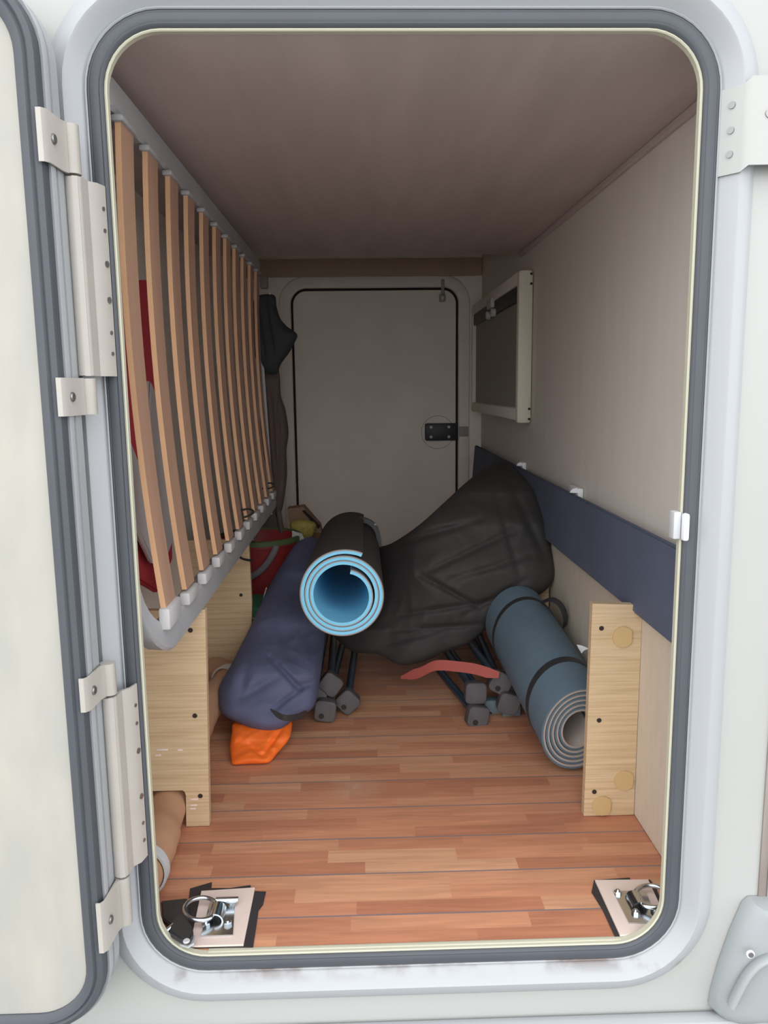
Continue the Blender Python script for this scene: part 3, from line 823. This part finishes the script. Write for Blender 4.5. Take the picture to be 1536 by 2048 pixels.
# carrying loop at the far strap
pts = catmull([tuple(c0+tt*.325+ta*.030+tb*.086), tuple(c0+tt*.312+ta*.048+tb*.098), tuple(c0+tt*.298+ta*.064+tb*.088), tuple(c0+tt*.288+ta*.071+tb*.066), tuple(c0+tt*.292+ta*.073+tb*.042)], 24, closed=False)
bm = bmesh.new(); add_tube(bm, pts, .0012, 8, ry=.009, up=(0, -1, 0)); link_mesh('carry_loop', bm, M_black, t2)
p = at(1163, 1297, Y=.53)
bm = prism([tuple(at(x, y, Y=yy)) for x, y, yy in ((1154, 1291, .505), (1165, 1293, .50), (1176, 1298, .495), (1168, 1301, .50), (1163, 1307, .505))], (0, .0012, .0012))
tagp = link_mesh('tag', bm, M_whiteplas, t2, smooth=False)

# ------------------------------------------------------------------ folded camping chairs
def chair_bundle(name, feet, far, label, group):
    b = at(feet[0][0], feet[0][1], Y=feet[0][2])
    t = thing(name, (b.x, b.y, 0.0), label, 'folding chair', group)
    for i, (px, py, yy, m_, rot, hs) in enumerate(feet):
        c = at(px, py, Y=yy); q = at(far[i][0], far[i][1], Y=far[i][2])
        d = (q-c).normalized()
        a = d.orthogonal(); a = Vector((0, 0, 1)).cross(d).normalized(); b2 = d.cross(a)
        bm = bmesh.new(); rings = []
        ca, sa = math.cos(rot), math.sin(rot)
        for s_, sc in ((0, .90), (.0015, .98), (.004, 1.0), (.026, .96), (.040, .70), (.046, .5)):
            ring = []
            for k in range(28):
                th = 2*PI*k/28; x_, y_ = math.cos(th), math.sin(th)
                qn = (abs(x_)**5+abs(y_)**5)**(-1/5); x_ *= qn*hs*sc; y_ *= qn*hs*sc
                ring.append(bm.verts.new(c+d*s_+a*(x_*ca-y_*sa)+b2*(x_*sa+y_*ca)))
            rings.append(ring)
        for A, B in zip(rings, rings[1:]):
            for k in range(28): bm.faces.new((A[k], A[(k+1) % 28], B[(k+1) % 28], B[k]))
        bm.faces.new(rings[0][::-1]); bm.faces.new(rings[-1])
        lz = min(v.co.z for v in bm.verts)
        ft = link_mesh('foot', bm, m_, t)
        if i % 2 == 0: link_mesh('socket', disc(c-d*.0005+a*(hs*.35)-b2*(hs*.4), -d, hs*.26, .0006, 14), M_dark, ft)
        link_mesh('leg', tube([c+d*.036, q], .0085, 14), M_tube, t)
        if i in (0, 1, 3): link_mesh('rivet', disc(c+d*.045+Vector((0, 0, .009)), (0, -.3, 1), .0045, .003, 12, bev=.001), M_clipgrey, t)
    return t
chair_bundle('folded_chair', [(650, 1424, .664, M_cap, .12, .0225), (661, 1371, .700, M_cap, .65, .0225), (695, 1406, .700, M_cap, .8, .0225), (628, 1396, .69, M_cap, .7, .0225)],
             [(685, 1290, 1.12), (668, 1262, 1.15), (712, 1285, 1.12), (650, 1270, 1.1)],
             'folded camping chair with dark square feet lying between the navy bag and the floor centre', 'folded camping chairs')
rc = chair_bundle('folded_chair', [(958, 1436, .640, M_cap, .2, .0225), (953, 1388, .660, M_cap, .05, .0225), (1003, 1368, .67, M_cap, .5, .0225), (1019, 1410, .655, M_cap, .3, .0225), (986, 1420, .700, M_capl, .1, .0210), (1024, 1424, .685, M_capl, .0, .0195)],
             [(870, 1330, 1.0), (880, 1285, 1.1), (915, 1255, 1.15), (950, 1250, 1.15), (900, 1300, 1.05), (940, 1270, 1.1)],
             'folded camping chair with a red strap lying beside the teal grey mat', 'folded camping chairs')
def ribbon(pts, wd, nrm, name, m_, parent, th=.0012):
    C_ = catmull(pts, 40, closed=False); bm = bmesh.new(); rows = []
    for i, p in enumerate(C_):
        p = Vector(p); n_ = Vector(nrm[0]).lerp(Vector(nrm[1]), i/39).normalized()
        tn = (Vector(C_[min(i+1, 39)])-Vector(C_[max(i-1, 0)])).normalized(); f_ = tn.cross(n_).normalized()
        ww = wd*min(1, .25+i/8, .6+(39-i)/10)
        rows.append([bm.verts.new(p+n_*ww/2), bm.verts.new(p-n_*ww/2), bm.verts.new(p-n_*ww/2+f_*th), bm.verts.new(p+n_*ww/2+f_*th)])
    for A, B in zip(rows, rows[1:]):
        for k in range(4): bm.faces.new((A[k], A[(k+1) % 4], B[(k+1) % 4], B[k]))
    bm.faces.new(rows[0]); bm.faces.new(rows[-1][::-1])
    return link_mesh(name, bm, m_, parent)
ribbon([tuple(at(802, 1355, Y=.76)), tuple(at(840, 1345, Y=.73)), tuple(at(872, 1331, Y=.71)), tuple(at(915, 1333, Y=.69)), tuple(at(950, 1338, Y=.675)), tuple(at(975, 1345, Y=.665)), tuple(at(998, 1350, Y=.66))], .022, ((0, .25, 1), (.2, .2, 1)), 'red_strap', M_strapr, rc)

# ------------------------------------------------------------------ soft bags
YT = [(920, 1.33), (985, 1.02), (1050, .905), (1150, .84), (1250, .85), (1330, .80)]
def yblack(px, py):
    return interp(YT, py) + max(0, 890-px)**2*.000013*max(0, min(1, (1260-py)/140)) + max(0, 860-px)**2*.000003*max(0, min(1, (py-1120)/140))
outl = [(1012, 922), (1040, 946), (1062, 975), (1080, 1010), (1092, 1060), (1104, 1110), (1108, 1150), (1094, 1178), (1060, 1200), (1020, 1222), (985, 1246), (940, 1285), (895, 1302), (850, 1322), (800, 1330), (760, 1310), (700, 1300), (655, 1250), (660, 1180), (700, 1120), (745, 1100), (785, 1087), (840, 1050), (890, 1005), (930, 968), (965, 940), (992, 926)]
bm = pillow(outl, yblack, .055, .10, centre=(900, 1150), N=260, RN=64, amp=.007, fscale=13, seed=2,
            folds=[((1010, 940), (1100, 1130), 9, .016), ((960, 1040), (780, 1090), 8, .018), ((1030, 1060), (840, 1150), 7, .012), ((840, 1150), (960, 1215), 6, .016), ((1060, 1110), (900, 1160), 8, .012), ((800, 1230), (1000, 1200), 6, .012), ((780, 1262), (960, 1250), 6, .012), ((760, 1290), (880, 1262), 6, .010), ((985, 960), (1040, 1150), 8, .010), ((1050, 1160), (930, 1230), 7, .010)])
tag(link_mesh('black_bag', bm, M_black_nylon), 'large slumped black nylon bag heaped against the right wall', 'bag')

YN = [(1060, 1.16), (1150, .98), (1250, .80), (1350, .66), (1460, .56)]
outl = [(588, 1092), (606, 1078), (628, 1074), (641, 1090), (646, 1140), (650, 1210), (650, 1270), (645, 1320), (640, 1360), (634, 1398), (622, 1420), (600, 1430), (583, 1442), (566, 1456), (545, 1463), (510, 1460), (478, 1446), (450, 1432), (438, 1412), (438, 1375), (462, 1330), (482, 1290), (500, 1255), (522, 1205), (545, 1160), (566, 1125)]
bm = pillow(outl, lambda x, y: interp(YN, y), .070, .09, centre=(568, 1300), N=220, RN=56, amp=.007, fscale=15, seed=5,
            folds=[((540, 1315), (600, 1378), 6, .014), ((600, 1378), (545, 1420), 6, .012), ((590, 1375), (632, 1365), 7, .010), ((475, 1400), (560, 1350), 9, .009), ((560, 1240), (600, 1360), 14, .008), ((500, 1300), (480, 1400), 10, .006)])
nb = tag(link_mesh('canvas_bag', bm, M_navy_canvas), 'long navy blue canvas bag lying slanted by the far left oak panel', 'bag')
bm = bmesh.new()
pts = [tuple(at(x, y, Y=yy)) for x, y, yy in ((541, 1418, .478), (556, 1430, .476), (574, 1436, .476), (598, 1432, .50), (612, 1424, .52))]
nb2 = ribbon(pts, .012, ((0, -.1, 1), (0, -.1, 1)), 'handle', M_black, None)
nb2.parent = nb
YO = [(1430, .60), (1480, .54), (1530, .488)]
outl = [(470, 1445), (520, 1440), (570, 1432), (583, 1442), (582, 1465), (576, 1482), (556, 1505), (540, 1524), (525, 1528), (495, 1529), (466, 1530), (462, 1515), (460, 1490), (464, 1465)]
bm = pillow(outl, lambda x, y: interp(YO, y), .016, .05, N=120, RN=30, amp=.004, fscale=30, seed=9,
            folds=[((566, 1455), (526, 1510), 5, .007), ((500, 1490), (524, 1512), 5, .006), ((475, 1480), (505, 1500), 6, .004)])
tag(link_mesh('drawstring_bag', bm, M_orange), 'orange nylon bag sticking out on the floor under the navy canvas bag', 'bag')

# ------------------------------------------------------------------ far left corner
# black umbrella hanging by the wall
def px_outline_body(outline, Y, bulge, back, seed, amp=.003, folds=()):
    return pillow(outline, lambda x, y: Y, bulge, back, N=120, RN=24, amp=amp, fscale=20, seed=seed, folds=folds)
t = thing('folded_umbrella', tuple(at(545, 660, Y=1.36)), 'black folded umbrella hanging high beside the far hatch', 'umbrella')
bm = px_outline_body([(515, 592), (548, 590), (553, 612), (560, 635), (573, 652), (594, 668), (590, 684), (578, 706), (562, 728), (553, 748), (528, 745), (516, 722), (502, 700), (499, 660), (503, 615)], 1.36, .03, .02, 3,
     folds=[((540, 600), (575, 660), 3, .006), ((530, 600), (550, 720), 3, .006), ((515, 610), (530, 720), 3, .006)])
link_mesh('canopy', bm, M_umb, t)
link_mesh('tip', tube([at(541, 596, Y=1.36), at(539, 584, Y=1.36)], .003, 10), M_clipgrey, t)
t = thing('furled_sheath', tuple(at(552, 1030, Y=1.45)), 'long dark brown furled sheath standing in the far left corner below the umbrella', 'parasol')
bm = px_outline_body([(524, 735), (556, 735), (562, 790), (571, 820), (577, 865), (573, 900), (574, 950), (568, 1000), (562, 1024), (554, 1028), (547, 1000), (536, 950), (526, 900), (520, 820)], 1.45, .028, .03, 6,
     folds=[((540, 760), (556, 1000), 3, .006), ((556, 780), (562, 980), 3, .005), ((530, 780), (545, 960), 3, .005)])
link_mesh('cover', bm, M_rope, t)
link_mesh('shaft', tube([at(556, 1015, Y=1.45), at(564, 1066, Y=1.43)], .008, 12), M_rope, t)
bm = box(*[v for ax_ in ((at(520, 552, Y=1.80).x, at(535, 552, Y=1.80).x), (1.79, 1.82), (at(527, 577, Y=1.8).z, at(527, 553, Y=1.8).z)) for v in ax_], bev=.004)
tag(link_mesh('wall_hook', bm, M_latchgrey), 'small beige block fixed above the hanging black umbrella', 'hook')

# bucket with its contents
bc = Vector((-.352, 1.33, 0))
t = thing('bucket', tuple(bc), 'red plastic bucket with a green rim behind the navy canvas bag', 'bucket')
bm = bmesh.new(); rings = []
for r, z in ((.080, .004), (.084, .004), (.112, .262), (.118, .262), (.118, .276), (.112, .276), (.106, .262), (.078, .014)):
    rings.append([bm.verts.new(bc+Vector((r*math.cos(2*PI*k/40), r*math.sin(2*PI*k/40), z))) for k in range(40)])
for A, B in zip(rings, rings[1:]):
    for k in range(40): bm.faces.new((A[k], A[(k+1) % 40], B[(k+1) % 40], B[k]))
bm.faces.new(rings[0][::-1]); bm.faces.new(rings[-1])
link_mesh('body', bm, M_red, t)
bm = bmesh.new(); R_ = []
for r, z in ((.113, .270), (.1205, .268), (.1205, .281), (.113, .283)):
    R_.append([bm.verts.new(bc+Vector((r*math.cos(2*PI*k/40), r*math.sin(2*PI*k/40), z))) for k in range(40)])
for i in range(4):
    A, B = R_[i], R_[(i+1) % 4]
    for k in range(40): bm.faces.new((A[k], A[(k+1) % 40], B[(k+1) % 40], B[k]))
link_mesh('rim', bm, M_rim, t)
pts = catmull([tuple(at(553, 1092, Y=1.215)), tuple(at(545, 1110, Y=1.205)), tuple(at(530, 1132, Y=1.20)), tuple(at(512, 1148, Y=1.195)), tuple(at(494, 1158, Y=1.20))], 20, closed=False)
bm = bmesh.new(); add_tube(bm, pts, .0085, 10, ry=.003, up=(0, 1, 0)); link_mesh('handle', bm, mat('handle_grey', srgb(110, 108, 112), .6), t)
t = thing('jar', tuple(bc+Vector((-.025, -.06, .27))), 'small clear glass jar on top of the red bucket', 'jar')
jc = bc+Vector((-.028, -.055, .278)); bm = bmesh.new(); rings = []
for r, z in ((.024, .0), (.026, .004), (.026, .036), (.020, .044), (.020, .052), (.018, .052), (.018, .044), (.023, .035), (.023, .004)):
    rings.append([bm.verts.new(jc+Vector((r*math.cos(2*PI*k/24), r*math.sin(2*PI*k/24), z))) for k in range(24)])
for A, B in zip(rings, rings[1:]):
    for k in range(24): bm.faces.new((A[k], A[(k+1) % 24], B[(k+1) % 24], B[k]))
bm.faces.new(rings[0][::-1]); bm.faces.new(rings[-1]); link_mesh('glass', bm, M_glass, t)
# dark brown box with three bright studs
p0, p1 = at(518, 1080, Y=1.42), at(556, 1024, Y=1.42)
t = thing('studded_box', (p0.x, 1.42, p0.z), 'dark brown box with three bright studs standing behind the red bucket', 'box')
link_mesh('box', box(p0.x, p1.x, 1.46, 1.50, .001, p1.z, bev=.003), M_rope, t)
for px in (524, 534, 543): link_mesh('stud', disc(at(px, 1027, Y=1.459), (0, -1, 0), .003, .003, 10), M_whiteplas, t)
# green net crate
t = thing('net_crate', (-.33, 1.06, 0), 'green crate tied with white string in front of the red bucket', 'crate')
link_mesh('crate', box(-.42, -.275, 1.02, 1.15, .003, .155, bev=.006), M_green, t)
for z in (.045, .085, .12): link_mesh('string', tube([(-.42, 1.018, z), (-.35, 1.017, z+.006), (-.275, 1.018, z+.01)], .0016, 6), M_whiteplas, t)
link_mesh('string', tube([(-.318, 1.018, .02), (-.316, 1.016, .13), (-.312, 1.02, .16), (-.30, 1.04, .20)], .0016, 6), M_whiteplas, t)
# yellow netting pack, cardboard and clear film
bm = pillow([(580, 1048), (592, 1040), (612, 1040), (630, 1046), (632, 1058), (622, 1076), (600, 1080), (586, 1066)], lambda x, y: 1.47, .02, .04, N=80, RN=18, amp=.003, fscale=50, seed=4)
tag(link_mesh('netting_pack', bm, M_yellow), 'yellow netting pack in the heap left of the far hatch', 'netting')
t = thing('cardboard_box', tuple(at(600, 1080, Y=1.62)), 'brown cardboard box behind the yellow netting pack', 'box')
q = [at(574, 1018, Y=1.62), at(607, 1014, Y=1.62), at(640, 1052, Y=1.62), at(655, 1110, Y=1.62), at(590, 1110, Y=1.62)]
a_, b_ = at(582, 1086, Y=1.45), at(640, 1086, Y=1.45)
link_mesh('carton', box(a_.x, b_.x, 1.45, 1.62, .001, a_.z, bev=.003), M_card, t, smooth=False)
link_mesh('back_panel', prism([tuple(p) for p in q], (0, .06, 0)), M_card, t, smooth=False)
link_mesh('flap', prism([tuple(at(x, y, Y=1.612)) for x, y in ((604, 1022), (609, 1020), (641, 1052), (637, 1058))], (0, .006, 0)), M_dark, t, smooth=False)
bm = prism([tuple(at(x, y, Y=1.30)) for x, y in ((584, 1062), (604, 1068), (608, 1078), (590, 1096), (584, 1092))], (.0, .01, .0))
tag(link_mesh('film_wrap', bm, M_clear), 'pale clear film crumpled below the yellow netting pack', 'film')
